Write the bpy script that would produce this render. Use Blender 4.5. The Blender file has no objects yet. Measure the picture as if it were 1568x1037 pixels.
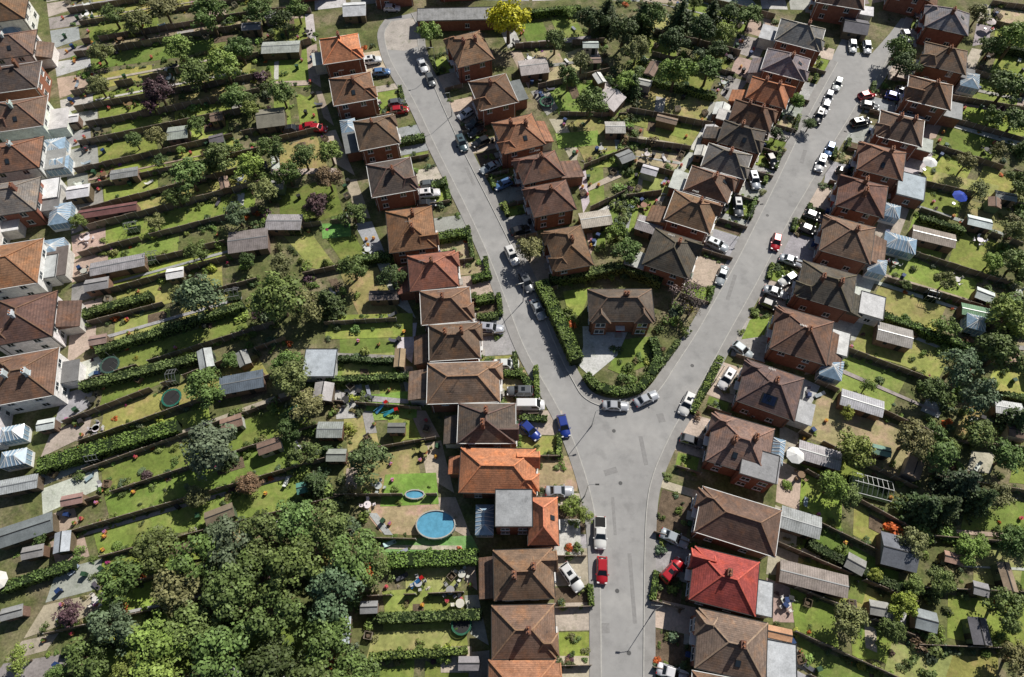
import bpy, math, random
import numpy as np
from mathutils import Vector
from mathutils.geometry import tessellate_polygon
random.seed(11); rng=np.random.default_rng(7)
R=random.uniform
scene=bpy.context.scene
COL=scene.collection
# ---------------------------------------------------------------- survey mapping
H=108.0; PITCH=math.radians(62); S=math.sin(PITCH); C=math.cos(PITCH); F=1045.3
def G(u,v,z=0.0):
    xn=(u-784)/F; t=(v-518.5)/F
    k=(H-z)/(S+t*C)
    return (k*xn,k*(C-t*S))
def inview(x,y,m=90):
    d=y*C+H*S; t=(H*C-y*S)/d; u=784+F*x/d; v=518.5+F*t
    return -m<u<1568+m and -m<v<1037+m
def sx(v,z=0.0): return F*(S+(v-518.5)/F*C)/(H-z)
def sy(v,z=0.0): return F*(S+(v-518.5)/F*C)**2/(H-z)
def pxdir(u,v,du,dv):
    a=G(u,v);b=G(u+du,v+dv); return math.atan2(b[1]-a[1],b[0]-a[0])
# ---------------------------------------------------------------- materials
def M(name,color=None,rough=.8,var=(),bump=0,bscale=20,attr=None,mix=None,spec=.3,world=False,metal=0,bands=None,coat=0,satvar=0):
    m=bpy.data.materials.new(name); m.use_nodes=True; nt=m.node_tree; N=nt.nodes; Lk=nt.links
    N.clear(); out=N.new('ShaderNodeOutputMaterial'); P=N.new('ShaderNodeBsdfPrincipled')
    P.inputs['Roughness'].default_value=rough; P.inputs['Specular IOR Level'].default_value=spec; P.inputs['Metallic'].default_value=metal
    P.inputs['Coat Weight'].default_value=coat
    if world:
        g=N.new('ShaderNodeNewGeometry'); co=g.outputs['Position']
    else:
        tc=N.new('ShaderNodeTexCoord'); oi0=N.new('ShaderNodeObjectInfo')
        ml=N.new('ShaderNodeMath'); ml.operation='MULTIPLY'; ml.inputs[1].default_value=91.7; Lk.new(oi0.outputs['Random'],ml.inputs[0])
        va=N.new('ShaderNodeVectorMath'); va.operation='ADD'; Lk.new(tc.outputs['Object'],va.inputs[0]); Lk.new(ml.outputs[0],va.inputs[1]); co=va.outputs[0]
    if color is None:
        oi=N.new('ShaderNodeObjectInfo'); cur=oi.outputs['Color']
    else:
        rgb=N.new('ShaderNodeRGB'); rgb.outputs[0].default_value=(*color,1); cur=rgb.outputs[0]
    def noise(sc,det=4):
        n=N.new('ShaderNodeTexNoise'); n.inputs['Scale'].default_value=sc; n.inputs['Detail'].default_value=det; n.inputs['Roughness'].default_value=.62; Lk.new(co,n.inputs['Vector']); return n.outputs['Fac']
    def mr(x,a,b,lo,hi):
        r=N.new('ShaderNodeMapRange'); r.inputs[1].default_value=a; r.inputs[2].default_value=b; r.inputs[3].default_value=lo; r.inputs[4].default_value=hi; Lk.new(x,r.inputs[0]); return r.outputs[0]
    if mix:
        for (c2,sc,a,b,amt) in mix:
            f=mr(noise(sc),a,b,0,amt); mx=N.new('ShaderNodeMix'); mx.data_type='RGBA'
            Lk.new(f,mx.inputs[0]); Lk.new(cur,mx.inputs[6])
            if c2[0]<0:
                mm=N.new('ShaderNodeVectorMath'); mm.operation='MULTIPLY'; mm.inputs[1].default_value=tuple(-x for x in c2); Lk.new(cur,mm.inputs[0]); Lk.new(mm.outputs[0],mx.inputs[7])
            else: mx.inputs[7].default_value=(*c2,1)
            cur=mx.outputs[2]
    def mul(x):
        nonlocal cur
        mm=N.new('ShaderNodeVectorMath'); mm.operation='SCALE'; Lk.new(cur,mm.inputs[0]); Lk.new(x,mm.inputs['Scale']); cur=mm.outputs[0]
    for (sc,lo,hi) in var: mul(mr(noise(sc),.3,.7,lo,hi))
    if bands:
        ax,per,lo=bands
        sp=N.new('ShaderNodeSeparateXYZ'); tc2=N.new('ShaderNodeTexCoord'); Lk.new(tc2.outputs['Object'],sp.inputs[0])
        mo=N.new('ShaderNodeMath'); mo.operation='MULTIPLY'; mo.inputs[1].default_value=1/per; Lk.new(sp.outputs[ax],mo.inputs[0])
        fr=N.new('ShaderNodeMath'); fr.operation='FRACT'; Lk.new(mo.outputs[0],fr.inputs[0])
        mul(mr(fr.outputs[0],0,.55,lo,1.06))
    if attr:
        at=N.new('ShaderNodeAttribute'); at.attribute_name=attr; mul(at.outputs['Fac'])
    Lk.new(cur,P.inputs['Base Color'])
    if bump:
        b=N.new('ShaderNodeBump'); b.inputs['Strength'].default_value=bump; b.inputs['Distance'].default_value=.1; Lk.new(noise(bscale),b.inputs['Height']); Lk.new(b.outputs[0],P.inputs['Normal'])
    Lk.new(P.outputs[0],out.inputs[0])
    return m
m_ground=M('rough_garden_ground',(.14,.15,.055),.95,[(.35,.65,1.3),(2.5,.65,1.35)],.5,6,world=True,mix=[((.26,.21,.14),.12,.45,.62,.75),((.08,.11,.03),.5,.5,.65,.7)])
m_lawn=M('lawn_grass',None,.95,[(.25,.78,1.2),(1.6,.74,1.25),(14,.78,1.25)],.4,18,world=True,mix=[((-1.4,-1.08,-1.6),.3,.48,.68,.8),((-.65,-.75,-.65),.8,.54,.7,.6)])
m_road=M('worn_asphalt',(.34,.335,.328),.9,[(.12,.92,1.07),(.8,.94,1.06),(25,.88,1.1)],.15,40,world=True,mix=[((.255,.252,.248),.35,.52,.66,.6),((.40,.39,.375),.06,.5,.62,.5)])
m_pave=M('pavement_asphalt',(.31,.30,.288),.9,[(.5,.85,1.15),(20,.85,1.15)],.1,40,world=True)
m_kerb=M('concrete_kerb',(.45,.44,.41),.85,[(2,.85,1.15)],world=True)
m_patch=M('asphalt_patch',(.275,.27,.264),.9,[(2,.85,1.1),(20,.85,1.15)],world=True)
m_hard=M('paving',None,.85,[(.4,.8,1.15),(3,.8,1.15),(20,.9,1.1)],.1,20,world=True,mix=[((-.55,-.6,-.5),.6,.55,.72,.8)])
m_brick=M('brick',None,.85,[(1.5,.8,1.2),(14,.75,1.25)],.2,20,bands=(2,.15,.85))
m_roof=M('roof_tiles',None,.88,[(.35,.75,1.25),(2.2,.8,1.22),(9,.75,1.28)],.5,12,bands=(2,.2,.72),mix=[((-1.5,-1.2,-.9),.5,.5,.68,.75),((-.6,-.66,-.74),.9,.52,.7,.75),((-1.5,-1.6,-1.5),1.7,.58,.74,.6)])
m_ridge=M('ridge_tiles',None,.85,[(3,.7,1.3)])
m_lead=M('flat_roof_felt',None,.8,[(.6,.8,1.2),(5,.85,1.15)],.1,10,mix=[((-.6,-.6,-.6),.8,.55,.75,.7)])
m_corr=M('corrugated_roof',None,.75,[(.8,.75,1.2),(5,.8,1.2)],.1,10,bands=(0,.35,.72),mix=[((-.6,-.6,-.55),.6,.5,.72,.7)])
m_white=M('white_upvc',(.78,.78,.76),.45,[(2,.9,1.05)])
m_glass=M('window_glass',(.03,.04,.05),.06,spec=.9)
m_cglass=M('conservatory_glass',(.30,.42,.54),.12,[(1.2,.7,1.2)],spec=.9)
m_pv=M('photovoltaic_cells',(.012,.02,.05),.15,bands=(0,.5,.7),spec=.8)
m_wood=M('weathered_wood',None,.9,[(1,.75,1.2),(8,.75,1.25)],.2,15)
m_fence=M('fence_timber',(.22,.175,.135),.9,[(.4,.6,1.35),(6,.7,1.3)],.2,15,world=True)
m_post=M('concrete_post',(.42,.40,.36),.9,[(2,.8,1.2)],world=True)
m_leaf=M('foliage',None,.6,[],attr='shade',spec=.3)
m_bark=M('bark',(.12,.09,.06),.95,[(6,.6,1.3)])
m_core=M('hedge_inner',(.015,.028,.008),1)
m_paint=M('car_paint',None,.28,spec=.6,coat=.7,metal=.1)
m_tyre=M('tyre',(.02,.02,.02),.9)
m_cargl=M('car_glass',(.015,.018,.02),.05,spec=.8)
m_lamp=M('headlamp',(.7,.7,.7),.15,spec=.8)
m_tail=M('tail_lamp',(.35,.01,.01),.3)
m_trim=M('dark_trim',(.03,.03,.03),.6)
m_metal=M('galvanised_steel',(.35,.36,.36),.45,metal=.6)
m_iron=M('cast_iron',(.09,.09,.09),.6)
m_water=M('pool_water',(.12,.36,.52),.05,[(1.5,.8,1.15)],.3,3,spec=.8)
m_col=M('painted_surface',None,.6,[(2,.88,1.1)])
m_terr=M('terracotta_pot',(.42,.17,.08),.8,[(5,.8,1.2)])
m_soil=M('soil_bed',(.15,.11,.075),1,[(1,.6,1.4),(8,.7,1.3)],.5,10,world=True)
# ---------------------------------------------------------------- mesh builder
class MB:
    def __init__(s): s.v=[];s.f=[];s.m=[];s.sm=[]
    def add(s,vs,fs,mat=0,sm=False):
        b=len(s.v); s.v+= [tuple(x) for x in vs]
        for f in fs: s.f.append([b+i for i in f]); s.m.append(mat); s.sm.append(sm)
    def box(s,cx,cy,cz,a,b,c,mat=0,rz=0):
        a/=2;b/=2;c/=2; cr,sr=math.cos(rz),math.sin(rz)
        vs=[]
        for z in(-c,c):
            for x,y in((-a,-b),(a,-b),(a,b),(-a,b)): vs.append((cx+x*cr-y*sr,cy+x*sr+y*cr,cz+z))
        s.add(vs,[(3,2,1,0),(4,5,6,7),(0,1,5,4),(1,2,6,5),(2,3,7,6),(3,0,4,7)],mat)
    def cyl(s,cx,cy,z0,z1,r0,r1,n=8,mat=0,dx=0,dy=0,sm=True):
        vs=[(cx+r0*math.cos(2*math.pi*i/n),cy+r0*math.sin(2*math.pi*i/n),z0) for i in range(n)]
        vs+=[(cx+dx+r1*math.cos(2*math.pi*i/n),cy+dy+r1*math.sin(2*math.pi*i/n),z1) for i in range(n)]
        s.add(vs,[(i,(i+1)%n,n+(i+1)%n,n+i) for i in range(n)],mat,sm); s.add(vs[n:],[tuple(range(n))],mat)
    def beam(s,p,q,w,h,mat=0):
        p=Vector(p);q=Vector(q);d=(q-p).normalized(); sd=d.cross(Vector((0,0,1)))
        if sd.length<.01: sd=Vector((1,0,0))
        sd.normalize(); up=sd.cross(d)
        vs=[]
        for e in(p,q):
            for a,b in((-1,-1),(1,-1),(1,1),(-1,1)): vs.append(e+sd*a*w/2+up*b*h/2)
        s.add(vs,[(3,2,1,0),(4,5,6,7),(0,1,5,4),(1,2,6,5),(2,3,7,6),(3,0,4,7)],mat)
    def wheel(s,cx,cy,r,w,mat,n=14):
        vs=[]
        for y in(-w/2,w/2):
            vs+=[(cx+r*math.cos(2*math.pi*i/n),cy+y,r+r*math.sin(2*math.pi*i/n)) for i in range(n)]
        s.add(vs,[(i,(i+1)%n,n+(i+1)%n,n+i) for i in range(n)]+[tuple(range(n)),tuple(range(2*n-1,n-1,-1))],mat)
    def quad(s,p,mat=0): s.add(p,[tuple(range(len(p)))],mat)
    def inset(s,c,u0,u1,v0,v1,off,mat):
        c=[Vector(x) for x in c]; n=(c[1]-c[0]).cross(c[3]-c[0]).normalized()*off
        def B(u,v): return (c[0]*(1-u)+c[1]*u)*(1-v)+(c[3]*(1-u)+c[2]*u)*v+n
        s.quad([B(u0,v0),B(u1,v0),B(u1,v1),B(u0,v1)],mat)
    def mesh(s,name,mats):
        me=bpy.data.meshes.new(name); me.from_pydata(s.v,[],s.f)
        for m in mats: me.materials.append(m)
        me.polygons.foreach_set('material_index',s.m); me.polygons.foreach_set('use_smooth',s.sm); me.update(); return me
    def obj(s,name,mats,parent=None,loc=(0,0,0),rz=0,color=(1,1,1)):
        return inst(name,s.mesh(name,mats),parent,loc,rz,color)
def inst(name,me,parent=None,loc=(0,0,0),rz=0,color=(1,1,1),scale=(1,1,1)):
    o=bpy.data.objects.new(name,me); COL.objects.link(o); o.location=loc; o.rotation_euler=(0,0,rz); o.scale=scale; o.color=(*color[:3],1)
    if parent: o.parent=parent
    return o
def empty(name,loc=(0,0,0),rz=0):
    o=bpy.data.objects.new(name,None); COL.objects.link(o); o.location=loc; o.rotation_euler=(0,0,rz); o.empty_display_size=.5; return o
def sheet(name,pts,z,mat,color=(1,1,1),parent=None):
    vs=[(x,y,z) for x,y in pts]; tr=tessellate_polygon([[Vector(p) for p in vs]])
    fs=[]
    for a,b,c in tr:
        A,B,D=vs[a],vs[b],vs[c]
        cr=(B[0]-A[0])*(D[1]-A[1])-(B[1]-A[1])*(D[0]-A[0]); fs.append((a,b,c) if cr>0 else (c,b,a))
    mb=MB(); mb.add(vs,fs); return mb.obj(name,[mat],parent,color=color)
def jit(c,s=.12): 
    k=R(1-s,1+s); return tuple(max(.002,x*k*R(1-s/2,1+s/2)) for x in c)
_z=[0]
def nz():
    _z[0]+=1; return .010+(_z[0]%11)*.004
# ---------------------------------------------------------------- blocking
RECT=[]
def block_rect(x,y,a,b,rz): RECT.append((x,y,a/2,b/2,math.cos(rz),math.sin(rz),math.hypot(a,b)/2))
def blocked(x,y,m=.3,road=True):
    for (cx,cy,a,b,c,s,r) in RECT:
        dx=x-cx;dy=y-cy
        if abs(dx)>r+m or abs(dy)>r+m: continue
        if abs(dx*c+dy*s)<a+m and abs(-dx*s+dy*c)<b+m: return True
    return road and in_road(x,y)
def inpoly(x,y,P):
    r=False;n=len(P);j=n-1
    for i in range(n):
        xi,yi=P[i];xj,yj=P[j]
        if (yi>y)!=(yj>y) and x<(xj-xi)*(y-yi)/(yj-yi)+xi: r=not r
        j=i
    return r
# ---------------------------------------------------------------- ground + roads
mb=MB(); mb.quad([(-900,-900,0),(900,-900,0),(900,1100,0),(-900,1100,0)]); mb.obj('ground',[m_ground])
EL=[(903,1180),(903,1037),(903,900),(898,800),(885,740),(862,672),(832,612),(792,545),(766,475),(742,410),(717,352),(692,300),(668,252),(650,215),(625,160),(604,125),(588,98),(580,72),(577,48),(590,30)]
ER=[(640,18),(652,42),(650,72),(665,105),(684,150),(714,215),(738,262),(760,304),(786,355),(813,410),(843,475),(872,545),(893,583),(903,600),(925,610),(955,613),(985,603),(1003,583),(1022,552),(1052,508),(1086,448),(1118,392),(1147,335),(1174,282),(1200,228),(1224,178),(1246,138),(1262,110),(1272,92)]
EB=[(1288,62),(1290,50)]
EX=[(1300,50),(1305,80),(1335,82),(1362,52),(1380,28)]
EE=[(1398,30),(1378,75),(1362,110),(1345,135),(1325,160),(1305,195),(1282,232),(1252,288),(1222,338),(1195,393),(1168,445),(1132,510),(1104,562),(1078,610),(1050,653),(1030,695),(1015,730),(1006,770),(1003,850),(1003,1037),(1003,1180)]
def smooth(pts,n=1):
    for _ in range(n):
        q=[pts[0]]
        for a,b in zip(pts,pts[1:]):
            q+=[(a[0]*.75+b[0]*.25,a[1]*.75+b[1]*.25),(a[0]*.25+b[0]*.75,a[1]*.25+b[1]*.75)]
        q.append(pts[-1]); pts=q
    return pts
EL,ER,EE=[smooth(e,2) for e in(EL,ER,EE)]
ROAD=[G(*p) for p in EL+ER+EB+EX+EE]
def in_road(x,y): return inpoly(x,y,ROAD)
sheet('road',ROAD,.006,m_road)
sheet('turning_area',[G(*p) for p in [(584,42),(592,34),(638,26),(646,44),(644,70),(620,78),(590,76)]],.011,m_hard,(.44,.40,.36))
def strip(name,pts,off0,off1,z,mat,side):
    n=len(pts); nor=[]
    for i in range(n):
        a=pts[max(i-1,0)];b=pts[min(i+1,n-1)]; d=Vector((b[0]-a[0],b[1]-a[1])).normalized(); nor.append((d.y*side,-d.x*side))
    A=[(p[0]+q[0]*off0,p[1]+q[1]*off0) for p,q in zip(pts,nor)]; B=[(p[0]+q[0]*off1,p[1]+q[1]*off1) for p,q in zip(pts,nor)]
    mb=MB(); vs=[]
    for a,b in zip(A,B): vs+=[(*a,0),(*a,z),(*b,z),(*b,0)]
    fs=[]
    for i in range(n-1):
        for k in range(3): fs.append((4*i+k,4*i+k+1,4*i+5+k,4*i+4+k))
    mb.add(vs,fs); mb.obj(name,[mat])
for e in (EL,ER,EE):
    w=[G(*p) for p in e]
    strip('pavement',w,-.05,1.55,.11,m_pave,1); strip('kerb',w,1.55,1.70,.125,m_kerb,1)
for (u,v,a,b,r) in [(935,722,2.2,1.0,.3),(985,690,.7,5,.1),(968,900,.6,10,0),(925,962,1.6,1.4,0),(860,560,.8,5,.4),(1120,440,.7,6,-.4),(720,270,.7,5,.35),(1012,640,1.2,1.6,.2),(1230,240,.8,4,-.4),(940,790,.5,6,0)]:
    x,y=G(u,v); mb=MB(); 
    mb.box(0,0,.009,a,b,.006); mb.obj('road_patch',[m_patch],loc=(x,y,0),rz=r)
for (u,v) in [(950,740),(890,600),(945,905),(1060,560),(800,440),(1175,330),(940,660),(700,225),(963,1000)]:
    x,y=G(u,v); mb=MB(); mb.cyl(0,0,.0,.018,.32,.32,16); mb.obj('manhole_cover',[m_iron],loc=(x,y,0))
# ---------------------------------------------------------------- houses
BR=(.20,.125,.088); DK=(.125,.1,.085); OR=(.50,.21,.12); GY=(.22,.21,.205); RD=(.38,.085,.075); BO=(.29,.155,.09); SL=(.15,.145,.145); B2=(.24,.165,.125); B3=(.165,.105,.08)
BK=(.26,.115,.075)
def hip(mb,x0,x1,y0,y1,z,h,axis,mat=0,rid=None,gable=False):
    xm=(x0+x1)/2; ym=(y0+y1)/2
    if axis=='x':
        i=0 if gable else min((y1-y0)/2*.95,(x1-x0)/2-.5); r0=(x0+i,ym,z+h); r1=(x1-i,ym,z+h)
        v=[(x0,y0,z),(x1,y0,z),(x1,y1,z),(x0,y1,z),r0,r1]; f=[(0,1,5,4),(1,2,5),(2,3,4,5),(3,0,4),(3,2,1,0)]; hp=[(0,4),(3,4),(1,5),(2,5),(4,5)]
    else:
        i=0 if gable else min((x1-x0)/2*.95,(y1-y0)/2-.5); r0=(xm,y0+i,z+h); r1=(xm,y1-i,z+h)
        v=[(x0,y0,z),(x1,y0,z),(x1,y1,z),(x0,y1,z),r0,r1]; f=[(0,1,4),(1,2,5,4),(2,3,5),(3,0,4,5),(3,2,1,0)]; hp=[(0,4),(1,4),(2,5),(3,5),(4,5)]
    mb.add(v,f,mat)
    if rid is not None:
        for a,b in hp:
            rid.beam((v[a][0],v[a][1],v[a][2]+.04),(v[b][0],v[b][1],v[b][2]+.05),.2,.13)
def window(mb,x,y,z,w,h,nx,ny):
    t=.07
    if nx: mb.box(x+nx*.03,y,z,t,w,h,0); mb.box(x+nx*.055,y-w*.25,z,.05,w*.42,h*.84,1); mb.box(x+nx*.055,y+w*.25,z,.05,w*.42,h*.84,1); mb.box(x+nx*.08,y,z-h/2-.05,.2,w+.15,.07,0)
    else: mb.box(x,y+ny*.03,z,w,t,h,0); mb.box(x-w*.25,y+ny*.055,z,w*.42,.05,h*.84,1); mb.box(x+w*.25,y+ny*.055,z,w*.42,.05,h*.84,1); mb.box(x,y+ny*.08,z-h/2-.05,w+.15,.2,.07,0)
HOUSES=[]
def house(u,v,w,d,rot,rc,front=1,axis=None,wall=BK,ext=None,name='brick_house',bay=True,chim=None,he=4.8,hr=2.6,drive=True,pv=None,bays=None):
    w-=.95; d-=.95
    x,y=G(u,v,6.0); rz=math.radians(rot); e=empty(name,(x,y,0),rz); HOUSES.append((x,y,w,d,rz,front,drive))
    block_rect(x,y,w+.8,d+.8,rz)
    rc=jit(rc,.14); wall=jit(wall,.1)
    W=MB(); W.box(0,0,he/2,w,d,he); 
    O=.46; rid=MB(); rf=MB(); axis=axis or random.choice('xxy')
    hip(rf,-w/2-O,w/2+O,-d/2-O,d/2+O,he,hr,axis,0,rid)
    bl_=[]
    if bay:
        s0=random.choice([-1,1]); bd=R(2.0,2.7); bw=R(.5,.8)
        bl_=[(s,bw,bd) for s in (bays or [s0])]
        for i,(s,bw,bd) in enumerate(bl_):
            by=s*(d/2-bd/2-.25)
            W.box(front*(w/2+bw/2-.01),by,he/2-.02,bw,bd,he-.04)
            x0=front*(w/2-2.4); x1=front*(w/2+bw+O*.7); a,b=min(x0,x1),max(x0,x1)
            hip(rf,a,b,by-bd/2-O*.7,by+bd/2+O*.7,he+.012,R(1.3,1.7),'x',0,rid,gable=random.random()<.3)
    S_=[q[0] for q in bl_]
    wi=MB(); fx=front*w/2
    for z in(1.45,3.75):
        for yy in(-d*.27,d*.27):
            sg=1 if yy>0 else -1
            if sg in S_: q=bl_[S_.index(sg)]; window(wi,fx+front*q[1],sg*(d/2-q[2]/2-.25),z,1.7,1.25,front,0)
            else: window(wi,fx,yy,z,1.8,1.25,front,0)
            window(wi,-fx,yy,z,1.5,1.2,-front,0)
        for xx in(-w*.28,w*.2):
            if random.random()<.75: window(wi,xx,-d/2,z,1.1,1.1,0,-1)
            window(wi,xx,d/2,z,1.0,1.1,0,1)
    dr=MB(); dr.box(fx+front*.03,0,1.05,.08,.95,2.1,0); dr.box(fx+front*.45,0,2.35,.9,1.6,.1,1); dr.box(fx+front*.6,0,.08,1.2,1.4,.16,2)
    gu=MB(); k=O+.04
    for sgn in(-1,1):
        gu.box(0,sgn*(d/2+k),he-.02,w+2*k+.1,.09,.12); gu.box(sgn*(w/2+k),0,he-.022,.09,d+2*k-.12,.12)
        gu.box(sgn*(w/2-.3),-d/2-.06,he/2-.1,.08,.08,he-.2)
    W.obj('walls',[m_brick],e,color=wall)
    rf.obj('roof',[m_roof],e,color=rc)
    rr=jit((rc[0]*1.5,rc[1]*1.35,rc[2]*1.22),.15); rid.obj('ridge_tiles',[m_ridge],e,color=rr)
    wi.obj('windows',[m_white,m_glass],e); dr.obj('door',[m_col,m_white,m_post],e,color=random.choice([(.03,.05,.12),(.3,.02,.02),(.5,.5,.5),(.02,.1,.05)]))
    gu.obj('gutters',[m_white if random.random()<.5 else m_trim],e)
    ch=MB(); cs=chim if chim is not None else random.choice([1,1,2])
    for i in range(cs):
        if axis=='x': cx=R(-.12,.12)*w if cs==1 else (i-.5)*w*.36; cy=R(-.1,.1)*d
        else: cy=R(-.12,.12)*d if cs==1 else (i-.5)*d*.36; cx=R(-.1,.1)*w
        top=he+hr+R(.5,.9); ch.box(cx,cy,(he+top)/2,.55,.95,top-he,0); ch.box(cx,cy,top+.05,.68,1.08,.12,0); ch.box(cx,cy,he+hr*.62,.75,1.15,.7,2)
        for q in(-.26,.26): ch.cyl(cx,cy+q,top+.1,top+.5,.12,.1,8,1)
    if cs: ch.obj('chimney',[m_brick,m_terr,m_lead],e,color=(wall[0]*.7,wall[1]*.8,wall[2]*.85))
    if R(0,1)<.3:
        ae=MB(); ax,ay=R(-.2,.2)*w,R(-.2,.2)*d; zt=he+hr+1.7; ae.beam((ax,ay,he+hr*.5),(ax,ay,zt),.05,.05); ae.beam((ax-.6,ay,zt),(ax+.6,ay,zt),.03,.03)
        for q in range(5): ae.beam((ax-.5+q*.25,ay-.25,zt+.02),(ax-.5+q*.25,ay+.25,zt+.02),.02,.02)
        ae.obj('tv_aerial',[m_metal],e)
    sl=math.atan2(hr,(d if axis=='x' else w)/2+O)
    def onslope(t,xx,a,b,mats,nm,face=-1):
        sk=MB()
        if axis=='x': yy=face*(d/2+O)*(1-t); p=Vector((xx,yy,he+hr*t)); up=Vector((0,-face*math.cos(sl),math.sin(sl))); n=Vector((0,face*math.sin(sl),math.cos(sl))); r=up.cross(n)
        else: x2=-face*(w/2+O)*(1-t); p=Vector((x2,xx,he+hr*t)); up=Vector((face*math.cos(sl),0,math.sin(sl))); n=Vector((-face*math.sin(sl),0,math.cos(sl))); r=up.cross(n)
        c=[p-r*a/2-up*b/2+n*.09,p+r*a/2-up*b/2+n*.09,p+r*a/2+up*b/2+n*.09,p-r*a/2+up*b/2+n*.09]
        sk.add(c+[q-n*.2 for q in c],[(0,1,2,3),(0,4,5,1),(1,5,6,2),(2,6,7,3),(3,7,4,0)],0); sk.inset(c,.08,.92,.06,.94,.012,1); sk.obj(nm,mats,e)
    if random.random()<.3: onslope(.42,R(-.8,.8),.75,1.0,[m_trim,m_glass],'roof_window')
    if pv: onslope(.4,0,pv,1.7,[m_trim,m_pv],'solar_panels',random.choice([-1]))
    if ext is None and random.random()<.6: ext=[(R(2.4,3.6),R(.4,.8),random.choice('fl'),0)]
    for E in (ext or []):
        el,ed,kind,side=E; eh=2.6; dd=d*ed
        ex=-front*(w/2+el/2-.005); ey=R(-.5,.5)*(d-dd)
        b=MB(); b.box(ex,ey,eh/2,el,dd,eh); b.obj('extension_walls',[m_brick],e,color=random.choice([wall,(.6,.58,.54),wall]))
        t=MB(); c=random.choice([(.33,.33,.33),(.2,.2,.2),(.5,.5,.49),(.16,.13,.12),(.65,.65,.64)])
        if kind=='f': t.box(ex-front*.1,ey,eh+.09,el+.35,dd+.35,.18)
        else:
            x0=-front*(w/2-.02);x1=-front*(w/2+el+.3);y0=ey-dd/2-.2;y1=ey+dd/2+.2
            vs=[(x0,y0,eh+1.1),(x1,y0,eh),(x1,y1,eh),(x0,y1,eh+1.1),(x0,y0,eh-.1),(x1,y0,eh-.1),(x1,y1,eh-.1),(x0,y1,eh-.1)]
            fs=[(0,1,2,3),(4,7,6,5),(0,4,5,1),(1,5,6,2),(2,6,7,3),(3,7,4,0)]
            if front>0: fs=[f[::-1] for f in fs]
            t.add(vs,fs); c=rc
        t.obj('extension_roof',[m_lead if kind=='f' else m_roof],e,color=jit(c,.1))
        cx=x+math.cos(rz)*ex-math.sin(rz)*ey; cy=y+math.sin(rz)*ex+math.cos(rz)*ey; block_rect(cx,cy,el+.6,dd+.6,rz)
    return e
# left street, west row
house(520,68,8.6,8.4,13,OR); house(538,129,9,8.4,14,BR,ext=[]); house(575,196,8.4,8.4,15,B3); house(598,265,8.8,8.6,13,DK)
house(628,345,8.8,9.8,9,BO,axis='y'); house(662,409,8.8,7.8,8,(.31,.15,.1)); house(682,463,8.9,7.0,6,BR); house(695,518,8.7,7.0,4,B3,ext=[(3,.85,'l',0)])
house(709,581,12,7.4,2,B2,axis='x',chim=0); house(745,644,9.3,6.8,0,DK,ext=[(2.6,.75,'l',0)]); house(762,717,11.8,7.2,-1,OR,axis='x',chim=0,ext=[(2.2,.4,'l',0)],bays=[-1,1])
house(832,795,4.6,7.2,0,OR,chim=0,ext=[],bay=False,axis='y'); house(802,877,8.7,7.0,2,BR,axis='x',ext=[(2.4,.9,'l',0)]); house(802,966,8.9,7.0,1,BR,axis='x',ext=[]); house(800,1054,9.2,7.0,0,BO,axis='x')
# left street, east row
house(718,68,8.4,10,20,BR,-1); house(755,134,8.4,9,18,B3,-1); house(794,198,8.8,9,18,BO,-1,ext=[(2.8,.7,'l',0)]); house(826,250,8.6,6.8,16,BR,-1,ext=[(4.6,.7,'l',0)]); house(843,298,8.4,7.4,14,B3,-1); house(871,374,7.2,9.2,12,BR,-1,ext=[],bays=[-1,1])
# corner plot house faces the junction
house(952,462,6.6,11.4,-90,DK,1,axis='y',ext=[],name='detached_house',drive=False,chim=1,bays=[-1,1])
# right street, west row
for (u,v,w,d,c) in [(1228,46,10,8,GY),(1206,92,9.4,7.4,GY),(1180,135,8.6,7,OR),(1155,170,8.6,6.6,B3),(1138,203,8.6,6.6,DK),(1115,240,8.8,6.8,SL),(1089,276,8.8,6.8,B3),(1062,318,9,7.8,BR),(1031,382,8.8,8.8,DK)]:
    house(u,v,w,d,-22,c,1)
# right street, east row
for (u,v,w,d,c,r,pv) in [(1455,24,9.4,8,GY,-20,None),(1452,82,9,8,B2,-20,None),(1428,135,9,8,BR,-20,None),(1384,190,8.8,7.8,B3,-20,None),(1354,240,8.8,7.8,BR,-20,None),(1324,294,9,8.2,B3,-20,None),(1302,360,9.2,8.8,B2,-20,None),(1270,432,9.6,8.2,DK,-20,None),(1232,508,9.6,9,BR,-20,None),(1183,592,9.6,8.2,DK,-22,2.5),(1137,677,9.6,8.6,B2,-18,None)]:
    house(u,v,w,d,r,c,-1,pv=pv)
house(1134,795,12,7.2,-18,B3,-1,axis='x',ext=[],chim=0); house(1113,887,9.4,7.6,-14,RD,-1,axis='x',ext=[],bays=[1]); house(1124,987,9.6,7.8,-12,B2,-1)
house(1115,1085,9.2,7.6,-10,BR,-1)
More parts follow.
